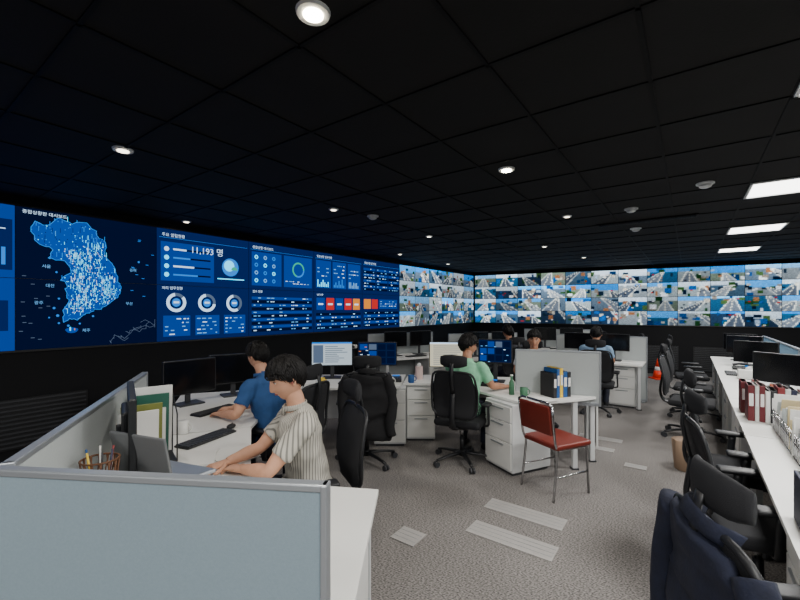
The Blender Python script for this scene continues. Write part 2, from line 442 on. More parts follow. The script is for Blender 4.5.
def cctv(name,WM,s0,cols,parent):
    vs=[];fs=[];cl=[]
    cw=PW/2;ch=PH/2;nx,ny=26,15
    for c in range(cols):
        for r in range(4):
            G=cctv_colors(nx,ny)
            x0=s0+c*cw+.006;y0=ZB+r*ch+.006;w=cw-.012;h=ch-.012
            for j in range(ny):
                for i in range(nx):
                    a=x0+w*i/nx;b=x0+w*(i+1)/nx;t=y0+h*(1-j/ny);u=y0+h*(1-(j+1)/ny);o=len(vs)
                    vs+=[(a,u,Z1),(b,u,Z1),(b,t,Z1),(a,t,Z1)];fs.append((o,o+1,o+2,o+3));cl.append(lin(G[j][i]))
    me=bpy.data.meshes.new(name); me.from_pydata([WM@Vector(v) for v in vs],[],fs)
    at=me.color_attributes.new('feed','FLOAT_COLOR','CORNER')
    buf=[]
    for c in cl: buf+= list(c+(1,))*4
    at.data.foreach_set('color',buf)
    me.materials.append(cm)
    o=bpy.data.objects.new(name,me); S.collection.objects.link(o); o.parent=parent; o.matrix_parent_inverse=parent.matrix_world.inverted(); return o
cctv('cctv_screens_side',WL,C0+PW*5,6,root)
root2=bpy.data.objects.new('cctv_video_wall',None); S.collection.objects.link(root2); root2.location=P2
bpy.context.view_layer.update()
WR=wmat(P2+RN*.001,RD,RN)
mb=MB(); mb.M=WR; mb.box((.08+PW*4,ZB+PH,.02),(PW*8+.02,PH*2+.04,.04),black)
mb.build('housing',(0,0,0),True,root2)
cctv('cctv_screens',WR,.08,16,root2)

def vent(name,WM,x0,x1,z0,z1):
    mb=MB(); mb.M=WM; n=int((z1-z0)/.045)
    mb.box(((x0+x1)/2,(z0+z1)/2,.012),(x1-x0,z1-z0,.02),black)
    for i in range(n): mb.box(((x0+x1)/2,z0+.03+.045*i,.03),(x1-x0-.04,.018,.02),darkgrey)
    mb.build(name,tuple(WM@Vector(((x0+x1)/2,z0,0))))
vent('wall_vent_grille',WL,-.9,.7,.25,.75)
vent('wall_vent_grille',WR,4.2,5.3,.12,.72); vent('wall_vent_grille',WR,2.7,3.8,.12,.72); vent('wall_vent_grille',WR,5.6,6.6,.12,.72)

# ---------------- furniture
def chair_mesh():
    mb=MB()
    for i in range(5):
        a=math.radians(72*i+18); d=Vector((math.cos(a),math.sin(a),0)); q=Vector((-d.y,d.x,0))
        mb.tube([d*.03+Vector((0,0,.105)),d*.2+Vector((0,0,.092)),d*.32+Vector((0,0,.07))],[(.03,.02),(.022,.015),(.017,.012)],black,8,side=q,k=2)
        for sg in (-1,1):
            c=d*.325+q*sg*.016+Vector((0,0,.03)); mb.tube([c-q*.009,c+q*.009],.029,darkgrey,14,sm=False)
        mb.tube([d*.325+Vector((0,0,.03)),d*.325+Vector((0,0,.07))],.009,black,8)
    mb.tube([(0,0,.07),(0,0,.13)],.035,black,14); mb.tube([(0,0,.12),(0,0,.28)],.026,black,12); mb.tube([(0,0,.27),(0,0,.41)],.018,chrome,12)
    mb.box((0,-.02,.41),(.2,.26,.05),black,r=.01)
    mb.box((0,.02,.455),(.5,.48,.075),fabric,r=.035,seg=4)
    mb.tube([(0,-.12,.41),(0,-.27,.43),(0,-.33,.55),(0,-.30,.8)],[(.04,.015),(.04,.018),(.03,.015),(.025,.012)],black,10,side=(1,0,0),k=4)
    mb.tube([(0,-.25,.53),(0,-.265,.56),(0,-.245,.68),(0,-.265,.82),(0,-.30,.96),(0,-.315,1.0)],[(.17,.008),(.215,.018),(.235,.02),(.235,.018),(.20,.016),(.16,.008)],fabric,20,side=(1,0,0),k=4)
    for sg in (-1,1):
        mb.tube([(sg*.12,-.26,.53),(sg*.225,-.265,.6),(sg*.245,-.26,.75),(sg*.235,-.28,.88),(sg*.19,-.31,1.0),(0,-.32,1.015)],.012,black,8,k=4)
    mb.tube([(0,-.31,.8),(0,-.35,.98),(0,-.33,1.10)],[(.022,.01)]*3,black,8,side=(1,0,0),k=3)
    mb.tube([(-.14,-.27,1.12),(-.08,-.3,1.12),(0,-.31,1.12),(.08,-.3,1.12),(.14,-.27,1.12)],[(.045,.012),(.062,.022),(.068,.024),(.062,.022),(.045,.012)],fabric,14,side=(0,0,1),k=3)
    for sg in (-1,1):
        mb.tube([(sg*.2,.0,.42),(sg*.285,-.01,.43),(sg*.29,-.01,.5),(sg*.285,0,.64)],[(.025,.012)]*4,black,8,side=(0,1,0),k=3)
        mb.box((sg*.28,.02,.655),(.085,.26,.03),black,r=.013,seg=3)
    return mb.mesh('office_chair')
CH=chair_mesh()
def chair(x,y,dx,dy,name='office_chair'): return inst(name,CH,(x,y,0),face(dx,dy))

def jacket(x,y,dx,dy,m,name,ws=1.0):
    mb=MB(); mb.M=Matrix.Translation((x,y,0))@Matrix.Rotation(face(dx,dy),4,'Z')
    pts=[];rad=[]
    for i in range(13):
        z=.36+.052*i; t=i/12
        pts.append(Vector((.01*math.sin(i),-.285-.01*math.sin(i*1.3)-(.03*t),z)))
        a=.25+.025*math.cos(i*.9) if t<.8 else .25-.5*(t-.8)
        rad.append((a*ws,.062+.014*math.sin(i*1.7)-(.02*t)))
    mb.tube(pts,rad,m,32,side=(1,0,0),k=2)
    for sg in (-1,1):
        mb.tube([(sg*.20*ws,-.31,.97),(sg*.25*ws,-.31,.88),(sg*.27*ws,-.32,.7),(sg*.25*ws,-.34,.52),(sg*.26*ws,-.33,.38)],[(.05,.04),(.055,.05),(.05,.045),(.047,.04),(.043,.035)],m,14,k=3)
    mb.tube([(-.11,-.27,1.0),(-.06,-.345,1.03),(.06,-.345,1.03),(.11,-.27,1.0)],[(.03,.012)]*4,m,10,side=(0,0,1),k=3)
    for v in range(len(mb.v)):
        p=mb.v[v]; n_=noise.noise_vector(p*9)*.018+noise.noise_vector(p*22)*.006; mb.v[v]=p+n_
    mb.build(name,(x,y,.4))

def partition(a,b,z1,m,name='desk_partition',z0=.02,th=.035):
    a=V2(*a);b=V2(*b); d=b-a; L=d.length; ang=math.atan2(d.y,d.x); mid=(a+b)/2
    mb=MB(); mb.M=Matrix.Translation(mid)@Matrix.Rotation(ang,4,'Z')
    mb.box((0,0,(z0+z1)/2),(L-.03,th-.008,z1-z0-.03),m)
    mb.box((0,0,z1-.01),(L,th,.02),alu,r=.004)
    mb.box((0,0,z0+.02),(L,th,.04),alu,r=.004)
    for sg in (-1,1): mb.box((sg*(L/2-.008),0,(z0+z1)/2),(.018,th+.004,z1-z0),alu,r=.004)
    if z0<.1:
        for sg in (-1,1): mb.box((sg*(L/2-.06),0,.01),(.05,.12,.02),alu)
    return mb.build(name,tuple(mid))

def desk(poly_,legs,name='desk',peds=(),panels=()):
    cx=sum(p[0] for p in poly_)/len(poly_);cy_=sum(p[1] for p in poly_)/len(poly_)
    mb=MB(); mb.prism(poly_,.705,.73,white)
    for x,y in legs:
        mb.box((x,y,.3525),(.05,.05,.705),whitep,r=.006); mb.box((x,y,.008),(.07,.07,.016),darkgrey)
    for x,y,ang,w,d in peds:
        R=Matrix.Translation((x,y,0))@Matrix.Rotation(ang,4,'Z'); old=mb.M; mb.M=R
        mb.box((0,0,.365),(w,d,.67),whitep,r=.004)
        for k,(z,h) in enumerate(((.60,.15),(.42,.19),(.185,.26))):
            mb.box((0,-d/2-.008,z),(w-.02,.016,h),white,r=.003)
            mb.box((0,-d/2-.02,z+h/2-.03),(w*.45,.012,.012),alu)
        mb.box((0,0,.015),(w-.04,d-.04,.03),darkgrey); mb.M=old
    for a,b in panels:
        a=V2(*a);b=V2(*b);d=b-a;mid=(a+b)/2; mb.box((mid.x,mid.y,.42),(d.length,.018,.57),white,math.atan2(d.y,d.x))
    return mb.build(name,(cx,cy_,0))

def monitor(x,y,dx,dy,w=.52,h=.31,zc=None,style='dark',zb=.73,name='computer_monitor'):
    zc=zc or zb+.33
    mb=MB(); mb.M=Matrix.Translation((x,y,0))@Matrix.Rotation(face(dx,dy),4,'Z')
    mb.box((0,0,zc),(w,.03,h),black,r=.006); mb.box((0,-.025,zc),(w*.5,.03,h*.5),black,r=.01)
    mb.box((0,-.05,(zb+zc)/2),(.05,.02,zc-zb),darkgrey,r=.004); mb.box((0,-.03,zb+.008),(.24,.18,.016),darkgrey,r=.006)
    M0=mb.M; mb.M=M0@Matrix(((-1,0,0,0),(0,0,1,0.0155),(0,1,0,zc),(0,0,0,1)))
    W=w-.02;H=h-.02
    R=lambda a,b,c,d,m,z=.001: mb.rect(-W/2+a*W,-H/2+b*H,c*W,d*H,z,m)
    sc={'dark':mat('monitor_off_glass',(12,13,16),.15),'white':emis('monitor_white',(190,205,215),1.1),'blue':emis('monitor_blue',(14,30,66),1.0),'page':emis('monitor_page',(225,218,190),1.0)}[style]
    R(0,0,1,1,sc,.0006)
    if style=='white':
        R(0,.93,1,.07,lb);R(.03,.1,.25,.78,gr)
        for i in range(9): R(.33,.12+.085*i,.3+.3*random.random(),.03,gr)
    if style=='blue':
        for i in range(4):
            for j in range(3): R(.04+.24*i,.06+.31*j,.2,.25,random.choice((bg2,dk,dk,gr)),.0012)
        for i in range(8): R(random.random()*.9,random.random()*.9,.06,.03,random.choice((wh,tx,orr)),.002)
    if style=='page':
        for i in range(10): R(.08,.08+.085*i,.5+.35*random.random(),.025,gr)
        R(0,.94,1,.06,wh)
    return mb.build(name,(x,y,zb))

def keyboard(x,y,dx,dy,z=.73):
    mb=MB(); mb.M=Matrix.Translation((x,y,z))@Matrix.Rotation(face(dx,dy),4,'Z')
    mb.box((0,0,.008),(.42,.13,.014),black,r=.004)
    for j in range(5):
        for i in range(14): mb.box((-.19+.029*i,-.048+.024*j,.018),(.024,.019,.006),darkgrey)
    mb.build('keyboard',(x,y,z))
def mouse(x,y,z=.73):
    mb=MB(); mb.ell((x,y,z+.018),(.03,.05,.018),black); mb.box((x,y+.02,z+.035),(.006,.015,.006),darkgrey); mb.build('computer_mouse',(x,y,z))
def mug(x,y,m,z=.73):
    mb=MB(); mb.tube([(x,y,z),(x,y,z+.01),(x,y,z+.095),(x,y,z+.094),(x,y,z+.02)],[.034,.038,.04,.035,.033],m,18)
    pts=[(x+.038+.025*math.sin(t),y,z+.05+.028*math.cos(t)) for t in [i*math.pi/6 for i in range(7)]]
    mb.tube(pts,.005,m,8); mb.build('coffee_mug',(x,y,z))
def phone(x,y,ang,z=.73):
    mb=MB(); mb.M=Matrix.Translation((x,y,z))@Matrix.Rotation(ang,4,'Z')
    mb.box((0,0,.028),(.2,.2,.036),black,Matrix.Rotation(.08,4,'X'),r=.01)
    mb.tube([(-.07,-.09,.06),(-.07,0,.085),(-.07,.09,.08)],[(.022,.018),(.015,.012),(.022,.018)],darkgrey,10,k=3)
    for i in range(3):
        for j in range(4): mb.box((.0+.03*i,-.06+.025*j,.05),(.02,.016,.01),darkgrey)
    mb.box((.03,.065,.062),(.09,.035,.006),lb); mb.build('desk_phone',(x,y,z))
def papers(x,y,ang,n=3,z=.73,name='paper_stack'):
    mb=MB()
    for i in range(n):
        mb.box((x+random.uniform(-.01,.01),y+random.uniform(-.01,.01),z+.004+.006*i),(.21,.297,.005),paper,ang+random.uniform(-.15,.15))
    mb.build(name,(x,y,z))
bookcols=[mat('book_%d'%i,c,.6) for i,c in enumerate(((96,26,32),(225,225,220),(30,35,60),(120,40,42),(200,200,195),(25,80,140),(225,190,60),(35,35,38),(60,110,80),(190,90,40)))]
def binders(x,y,dx,dy,n,cols,h=.3,d=.24,name='binder_row',z=.73,t=.05):
    mb=MB(); a=V2(dx,dy).normalized(); ang=math.atan2(a.y,a.x); p=V2(x,y)
    for i in range(n):
        w=t*random.uniform(.6,1.1); hh=h*random.uniform(.85,1.03); c=p+a*(w/2); m=bookcols[cols[i%len(cols)]]
        M0=mb.M; mb.M=Matrix.Translation((c.x,c.y,z))@Matrix.Rotation(ang,4,'Z')
        mb.box((0,0,hh/2),(w*.94,d,hh),m,r=.004); mb.box((0,.002,hh/2),(w*.7,d-.004,hh-.0),paper)
        mb.box((0,-d/2-.001,hh*.6),(w*.6,.003,hh*.35),paper); mb.M=M0
        p=p+a*w
    return mb.build(name,(x,y,z))

# --- foreground workstation
PA=(-1.62,1.19);PB=(-.185,1.035)
partition(PA,PB,1.2,panelm)
partition((-1.15,1.17),(-1.83,2.87),1.2,panelw)
desk([(-.15,1.08),(-.11,2.04),(-.80,2.14),(-1.16,3.12),(-1.79,2.86),(-1.13,1.19)],[(-.17,1.98),(-1.2,3.0)],peds=(),panels=[((-.19,1.12),(-.16,1.9))])
desk([(-1.165,3.13),(-1.80,2.89),(-2.36,4.32),(-1.66,4.58),(-1.25,3.9)],[(-1.75,4.45),(-2.25,4.25)])
monitor(-1.29,1.92,.82,.57,.54,.33,zc=1.1)
mb=MB(); mb.M=Matrix.Translation((-1.06,1.84,.73))@Matrix.Rotation(face(.35,.93),4,'Z')
for sg in (-1,1): mb.tube([(sg*.12,-.1,.0),(sg*.12,.08,.0),(sg*.12,-.08,.16),(sg*.12,.1,.14)],.006,alu,8)
mb.box((0,.0,.17),(.33,.23,.018),alu,Matrix.Rotation(-.1,4,'X'),r=.006)
mb.box((0,-.135,.28),(.33,.012,.22),mat('laptop_lid_grey',(120,122,124),.4,.5),Matrix.Rotation(.2,4,'X'),r=.005)
mb.box((0,-.127,.28),(.30,.004,.19),mat('monitor_off_glass',(12,13,16),.15),Matrix.Rotation(.2,4,'X'))
mb.build('laptop',(-1.06,1.84,.73))
mb=MB(); mb.M=Matrix.Translation((-1.5,2.36,.73))@Matrix.Rotation(face(.6,-.8),4,'Z')
gf=mat('green_folder',(40,95,80),.6)
mb.box((0,0,.02),(.3,.22,.02),black,r=.004)
for i,(m,h) in enumerate(((paper,.42),(gf,.38),(paper,.30),(mat('olive_folder',(120,125,60),.6),.34),(paper,.31))):
    mb.box((-.04+.022*i,-.08+.04*i,.03+h/2),(.21,.012,h),m,Matrix.Rotation(-.12,4,'X'))
for sx in (-.15,.15): mb.tube([(sx,-.1,.02),(sx,-.1,.4),(sx,.1,.3),(sx,.1,.02)],.004,black,6)
mb.build('document_organizer',(-1.5,2.36,.73))
mb=MB(); brown=mat('rattan_brown',(95,60,35),.7); c0=Vector((-1.2,1.6,0))
mb.box((c0.x,c0.y,.80),(.2,.18,.14),black,math.radians(-68),r=.005)
for k in range(14):
    a=2*math.pi*k/14
    mb.tube([c0+Vector((.05*math.cos(a),.05*math.sin(a),.87)),c0+Vector((.065*math.cos(a+.5),.065*math.sin(a+.5),1.05))],.003,brown,6)
    mb.tube([c0+Vector((.05*math.cos(a),.05*math.sin(a),.87)),c0+Vector((.065*math.cos(a-.5),.065*math.sin(a-.5),1.05))],.003,brown,6)
for z,r in ((.87,.05),(.96,.058),(1.05,.065)):
    mb.tube([c0+Vector((r*math.cos(2*math.pi*i/20),r*math.sin(2*math.pi*i/20),z)) for i in range(21)],.004,brown,6)
for k in range(6):
    a=k*1.1; mb.tube([c0+Vector((.02*math.cos(a),.02*math.sin(a),.88)),c0+Vector((.05*math.cos(a),.05*math.sin(a),1.09))],.004,bookcols[(2+k)%10],6)
mb.build('wire_pen_basket',(c0.x,c0.y,.73))
papers(-1.25,2.45,.3,3); papers(-1.05,2.5,1.0,1,name='paper_sheet')
mb=MB(); mb.box((-1.02,2.1,.745),(.1,.07,.02),bookcols[6],.5,r=.008); mb.build('yellow_sticky_pad',(-1.02,2.1,.736))
keyboard(-1.36,2.82,-.9,.36) ; mouse(-1.30,3.08)
monitor(-2.02,3.85,.8,-.6,.5,.33,style='dark',zc=1.0); monitor(-1.76,4.25,.6,-.8,.5,.31,style='dark',zc=1.02); keyboard(-1.66,3.6,-.85,.4)
mug(-1.6,2.95,white); mug(-1.55,4.42,white); papers(-1.42,4.22,.4,2)
chair(-.57,2.50,-.906,-.423); chair(-1.0,3.5,-.9,.35)

# --- middle workstations
desk([(-1.25,4.62),(.0,4.75),(.08,5.62),(-1.45,5.6),(-1.6,4.62)],[(-1.2,5.5),(-1.1,4.75)],peds=[(-.12,5.05,0,.38,.5)],panels=[((-1.4,5.55),(0.0,5.58))])
monitor(-.9,5.3,.1,-1,.54,.32,style='white'); monitor(-.3,5.3,-.05,-1,.52,.31,style='blue')
keyboard(-.55,4.95,0,1); mouse(-.28,4.9); phone(-.08,5.1,0); papers(-1.15,4.95,.2); mug(-.94,4.8,bookcols[6]); mug(-.12,4.85,white)
binders(-1.5,5.1,1,.1,6,[1,2,5,7,9],.26)
mb=MB(); mb.tube([(-.63,5.45,.73),(-.63,5.45,1.12)],.008,black,8); mb.box((-.63,5.44,1.14),(.09,.06,.05),white,r=.01); mb.ell((-.63,5.405,1.14),(.018,.012,.018),black); mb.build('desk_camera',(-.63,5.45,.73))
chair(-.36,4.32,-.1,1); jacket(-.36,4.32,-.1,1,blackcloth,'black_jacket',.92)
desk([(1.22,3.9),(1.86,4.1),(2.06,4.2),(1.36,4.47),(1.5,5.4),(.12,5.62),(.04,4.95),(.45,4.95),(.88,4.5)],
     [(1.8,4.13),(1.4,5.3)],peds=[(1.24,4.22,math.radians(-65),.42,.5),(.26,5.22,.0,.36,.45)])
partition((1.3,4.51),(2.12,4.22),1.2,panelw,z0=.62)
desk([(1.42,4.52),(2.12,4.26),(2.45,5.1),(1.7,5.4)],[(2.08,4.34),(2.36,5.05)],panels=[((2.15,4.36),(2.38,4.98))])
monitor(.66,5.2,-.05,-1,.56,.33,style='page'); monitor(1.2,5.05,-.35,-1,.42,.3,style='blue',zc=1.12)
keyboard(.78,5.02,.3,1); phone(1.08,4.8,-.4); mug(.14,5.0,bookcols[5]); mug(1.3,4.2,bookcols[8]); papers(1.42,4.08,.6,2)
binders(1.54,4.2,.9,.35,5,[7,5,6,5,7],.3,.2,t=.055)
mb=MB(); x,y=1.2,4.3; mb.tube([(x,y,.73),(x,y,.86),(x,y,.89),(x,y,.93)],[.028,.028,.012,.012],bookcols[8],14); mb.tube([(x,y,.93),(x,y,.945)],.016,white,10); mb.build('spray_bottle',(x,y,.73))
mb=MB(); x,y=.25,5.25; mb.tube([(x,y,.73),(x,y,.9)],.05,mat('tissue_tub',(215,190,185),.5),18,sm=False); mb.ell((x,y,.91),(.03,.02,.035),paper); mb.build('tissue_tub',(x,y,.73))
chair(.67,4.32,.45,.89)
redm=mat('red_vinyl',(112,38,28),.4,var=.06,scale=12)
mb=MB(); mb.M=Matrix.Translation((1.44,3.68,0))@Matrix.Rotation(face(.9,.42),4,'Z')
mb.box((0,.0,.455),(.42,.42,.05),redm,r=.022,seg=4)
mb.box((0,-.255,.69),(.37,.03,.26),redm,Matrix.Rotation(.12,4,'X'),r=.014,seg=4)
for sg in (-1,1):
    mb.tube([(sg*.19,.19,.0),(sg*.185,.17,.42),(sg*.19,.1,.43),(sg*.19,-.18,.43)],.011,chrome,10)
    mb.tube([(sg*.195,-.24,.0),(sg*.19,-.19,.4),(sg*.195,-.22,.5),(sg*.2,-.265,.82)],.011,chrome,10,k=3)
    mb.tube([(sg*.19,.18,.2),(sg*.19,-.21,.2)],.008,chrome,8)
mb.tube([(-.2,-.265,.82),(-.15,-.27,.845),(.15,-.27,.845),(.2,-.265,.82)],.011,chrome,10)
mb.tube([(-.185,.18,.4),(.185,.18,.4)],.01,chrome,8)
mb.build('red_chair',(1.44,3.68,0))

# --- right desk row
E0=Vector((1.466,1.466,0))
def rp(t,o): p=E0+U*t+Nn*o; return (p.x,p.y)
for i,(t0,t1) in enumerate(((-1.4,-.02),(.0,1.8),(1.81,3.3),(3.31,4.8),(4.81,6.3),(6.31,7.8))):
    pt={0:t0+.3,1:.34}.get(i,t1-.32)
    desk([rp(t0,0),rp(t0,.75),rp(t1,.75),rp(t1,0)],[rp(t0+.05,.06),rp(t1-.05,.06),rp(t0+.05,.7),rp(t1-.05,.7)],
         peds=[rp(pt,.33)+(PHI-math.pi/2,.4,.55)],panels=[(rp(t0+.05,.68),rp(t1-.05,.68))])
    partition(rp(t0,.775),rp(t1,.775),1.16,panelb)
monitor(*rp(3.35,.42),-.85,-.35,.5,.3); monitor(*rp(5.2,.4),-.8,-.4,.5,.3); monitor(*rp(6.6,.4),-.8,-.4,.5,.3); monitor(*rp(7.3,.4),-.8,-.4,.5,.3)
b=rp(2.42,.06); binders(b[0],b[1],Nn.x,Nn.y,14,[0,4,0,1,7,3,4,2,1,0,8,4,5],.29,.22,t=.042)
b=rp(2.72,.04); binders(b[0],b[1],Nn.x,Nn.y,7,[0,4,3,1,7,9,2],.27,.22,t=.045)
mb=MB(); c=rp(1.62,.34); mb.M=Matrix.Translation((c[0],c[1],.73))@Matrix.Rotation(PHI,4,'Z')
beige=mat('manila_folder',(205,190,150),.7)
for i in range(18):
    y=-.5+.058*i; h=random.uniform(.17,.26); lean=random.uniform(.1,.4)
    mb.box((random.uniform(-.03,.03),y,.02+h/2),(.26,.005,h),paper if i%3 else beige,Matrix.Rotation(lean,4,'X'))
    mb.box((random.uniform(-.05,.05),y+.014,.02+h/2-.02),(.22,.003,h),panelw if i%2 else paper,Matrix.Rotation(lean*1.1,4,'X'))
    for sx in (-.15,.15): mb.tube([(sx,y-.02,.01),(sx,y-.02,.16),(sx,y-.0,.16),(sx,y-.0,.01)],.0025,chrome,6)
for sx in (-.15,.15): mb.tube([(sx,-.55,.01),(sx,.55,.01)],.005,chrome,6); mb.tube([(sx,-.55,.1),(sx,.55,.1)],.004,chrome,6)
mb.build('wire_file_sorter',(c[0],c[1],.73))
papers(*rp(.8,.3),PHI,4); papers(*rp(4.3,.3),PHI,5); papers(*rp(.65,.57),PHI+.2,2)
b=rp(.30,.04); binders(b[0],b[1],Nn.x,Nn.y,1,[2],.22,.2,name='navy_file_box',t=.1)
keyboard(*rp(3.9,.25),Nn.x,Nn.y); phone(*rp(5.9,.3),PHI-1.57); keyboard(*rp(5.3,.15),Nn.x,Nn.y)
mb=MB(); c=rp(4.9,.3); mb.box((c[0],c[1],.79),(.22,.12,.12),white,PHI,r=.008); mb.ell((c[0],c[1],.86),(.04,.02,.03),paper); mb.build('tissue_box',(c[0],c[1],.73))
chair(1.23,1.14,.97,-.2); jacket(1.23,1.14,.97,-.2,navy,'navy_jacket',1.0)
chair(1.97,2.2,.8,-.35); chair(2.5,2.95,.8,-.5); chair(3.74,5.15,.7,-.6); chair(4.45,6.1,.75,-.6); chair(5.15,7.1,.8,-.5)
mb=MB(); x,y=2.95,4.12; bm_=mat('waste_bin_brown',(135,112,92),.7)
mb.tube([(x,y,0),(x,y,.01),(x,y,.30),(x,y,.31),(x,y,.30),(x,y,.03)],[.1,.105,.13,.135,.122,.1],bm_,24); mb.build('waste_bin',(x,y,0))

# --- far workstations
def far_ws(x,y,dx,dy,styles=('dark','dark'),part=panelw):
    d=V2(dx,dy).normalized(); r=Vector((d.y,-d.x,0)); c=V2(x,y)
    def q(a,b): p=c+r*a+d*b; return (p.x,p.y)
    desk([q(-.75,0),q(.75,0),q(.75,.7),q(-.75,.7)],[q(-.7,.05),q(.7,.05)],peds=[q(.45,.36)+(face(dx,dy),.4,.5)])
    partition(q(-.77,.73),q(.77,.73),1.16,part)
    monitor(*q(-.3,.45),-d.x,-d.y,.5,.3,style=styles[0]); monitor(*q(.28,.45),-d.x,-d.y,.5,.3,style=styles[1])
    keyboard(*q(0,.18),d.x,d.y); papers(*q(.58,.2),1.0,2)
far_ws(1.9,7.4,-.3,1,('dark','dark')); far_ws(3.3,6.9,.59,.81); far_ws(3.6,9.0,.3,.95); far_ws(0.4,7.6,-.5,.86)
chair(3.15,6.4,.5,.85); chair(4.35,7.75,-.8,.3); chair(4.65,8.5,.9,-.2); chair(1.9,6.95,-.2,1)
mb=MB(); x,y=6.1,9.45; om=mat('cone_orange',(228,55,20),.5)
mb.box((x,y,.015),(.3,.3,.03),om,r=.01)
def cr(z): return .12-.10*(z-.03)/.45
for a,b,m in ((.03,.2,om),(.2,.29,paper),(.29,.48,om)): mb.tube([(x,y,a),(x,y,b)],[cr(a),cr(b)],m,18)
mb.build('traffic_cone',(x,y,0))
fc=mat('floor_cover_pale',(160,157,154),.5,var=.05,scale=40)
def cover(x,y,L,W,ang=PHI):
    mb=MB(); mb.box((x,y,.004),(L,W,.008),fc,ang,r=.002)
    R=Matrix.Rotation(ang,4,'Z')
    for i in range(1,4):
        o=R@Vector((0,-W/2+W*i/4,0)); mb.box((x+o.x,y+o.y,.0085),(L-.02,.003,.002),alu,ang)
    mb.build('floor_outlet_cover',(x,y,0))
cover(1.0,3.22,.62,.19); cover(.79,2.86,.62,.19); cover(.06,2.9,.2,.18); cover(2.46,4.18,.2,.12); cover(2.55,5.1,.5,.14); cover(2.32,4.75,.4,.13); cover(4.0,7.3,.3,.15)

# ---------------- people
def hsurf(d):
    t=max(0,-d.z); X=.076*d.x*(1-.28*t**1.6); Z=.118*d.z; Y=.094*d.y
    if d.y>0: Y*=(1-.06*t)
    else: Y*=(1-.38*t)
    if d.y<0 and d.z>-.2: Y*=1.06
    if d.y>.1:
        fw=min(1,(d.y-.1)/.4); x=X;z=Z
        if -.035<z<.03: p=(.03-z)/.065; Y+=fw*.024*p**1.2*math.exp(-(x/(.009+.006*p))**2)
        elif z<=-.035: Y+=fw*.024*max(0,1-(-.035-z)/.012)*math.exp(-(x/.015)**2)
        Y+=fw*.004*math.exp(-((z-.034)/.01)**2)*math.exp(-(x/.05)**4)
        Y-=fw*.009*math.exp(-((abs(x)-.031)/.015)**2-((z-.014)/.011)**2)
        Y+=fw*.006*math.exp(-((z+.057)/.009)**2-(x/.02)**2)
        Y+=fw*.007*math.exp(-((z+.095)/.016)**2-(x/.025)**2)
    return Vector((X,Y,Z))
def head(mb,M,sk,nu=64,nv=48,glasses=False,seed=0,locks=150):
    old=mb.M; mb.M=old@M
    vs=[];fs=[];hv=[]
    def hairlim(th):
        c=math.cos(th)
        if c<0: l=-.08+c*.5
        elif c<.5: l=-.08+.33*(c/.5)
        else: l=.25+.17*((c-.5)/.5)
        return l+.06*noise.noise(Vector((math.sin(th)*4+seed,c*4,seed)))
    def hbase(d):
        c=d.y
        if d.z>0 or c<.3: return Vector((.076*d.x*(1-.28*max(0,-d.z)**1.6),.096*d.y*(1.06 if c<0 else 1)*(1-(.38 if c<0 else .06)*max(0,-d.z)),.118*d.z))
        return hsurf(d)
    for i in range(nv+1):
        ph=math.pi*i/nv
        for j in range(nu):
            th=2*math.pi*j/nu; d=Vector((math.sin(ph)*math.sin(th),math.sin(ph)*math.cos(th),math.cos(ph)))
            p=hsurf(d); vs.append(p)
            over=d.z-hairlim(th)
            nz=noise.noise(Vector((d.x*5+seed,d.y*5,d.z*3)))*.010+noise.noise(Vector((d.x*20,d.y*20,d.z*6+seed)))*.005
            if over>0:
                g=.016+nz+.010*max(0,d.z); g=max(.002,g*min(1,.25+over*3)); hv.append(hbase(d)+d*g)
            else: hv.append(p*.88)
    for i in range(nv):
        for j in range(nu): fs.append([i*nu+j,i*nu+(j+1)%nu,(i+1)*nu+(j+1)%nu,(i+1)*nu+j])
    mb.add(vs,fs,sk,True); mb.add(hv,fs,hairm,True)
    rr=random.Random(seed)
    for _ in range(locks):
        th=rr.uniform(0,2*math.pi); z0=rr.uniform(.35,.97); tw=rr.uniform(-.35,.35); l=hairlim(th+tw)
        dn=.06 if math.cos(th)>.1 else .10
        z1=max(l-rr.uniform(-.08,dn),-.62) if z0<.85 else rr.uniform(max(l,.1),.6)
        z1=min(z1,z0-.1)
        pts=[];rad=[]
        for k in range(5):
            t=k/4; z=z0+(z1-z0)*t; a=th+tw*t; s_=math.sqrt(max(0,1-z*z)); d=Vector((s_*math.sin(a),s_*math.cos(a),z))
            pts.append(hbase(d)+d*(.018+.008*max(0,z)+.006*math.sin(t*3.1)-.012*t)); r=.009*(1-.85*t)*(.5+.5*min(1,t*3)); rad.append((r,r*.6))
        mb.tube(pts,rad,hairm,6,k=2)
    for sg in (-1,1):
        mb.ell((sg*.031,.069,.013),(.013,.012,.0065),eyew); mb.ell((sg*.031,.0785,.013),(.0055,.004,.005),black)
        mb.tube([(sg*.016,.081,.017),(sg*.031,.0835,.0205),(sg*.047,.074,.017)],.002,hairm,6,k=2)
        mb.tube([(sg*.014,.088,.032),(sg*.03,.088,.037),(sg*.05,.076,.033)],[(.004,.002)]*3,hairm,6,k=2)
        mb.ell((sg*.078,-.008,-.002),(.009,.019,.032),sk,Matrix.Rotation(sg*.35,4,'Z')); mb.ell((sg*.082,-.004,-.002),(.006,.010,.02),lipm,Matrix.Rotation(sg*.35,4,'Z'))
        if glasses:
            mb.tube([(sg*.031+.02*math.cos(a),.098,.012+.016*math.sin(a)) for a in [i*math.pi/6 for i in range(13)]],.0018,black,6)
            mb.tube([(sg*.05,.096,.015),(sg*.078,.06,.012),(sg*.082,-.01,.01)],.0018,black,6)
    mb.tube([(-.02,.08,-.057),(0,.0865,-.056),(.02,.08,-.057)],[(.003,.003),(.006,.005),(.003,.003)],lipm,8,k=3)
    mb.M=old
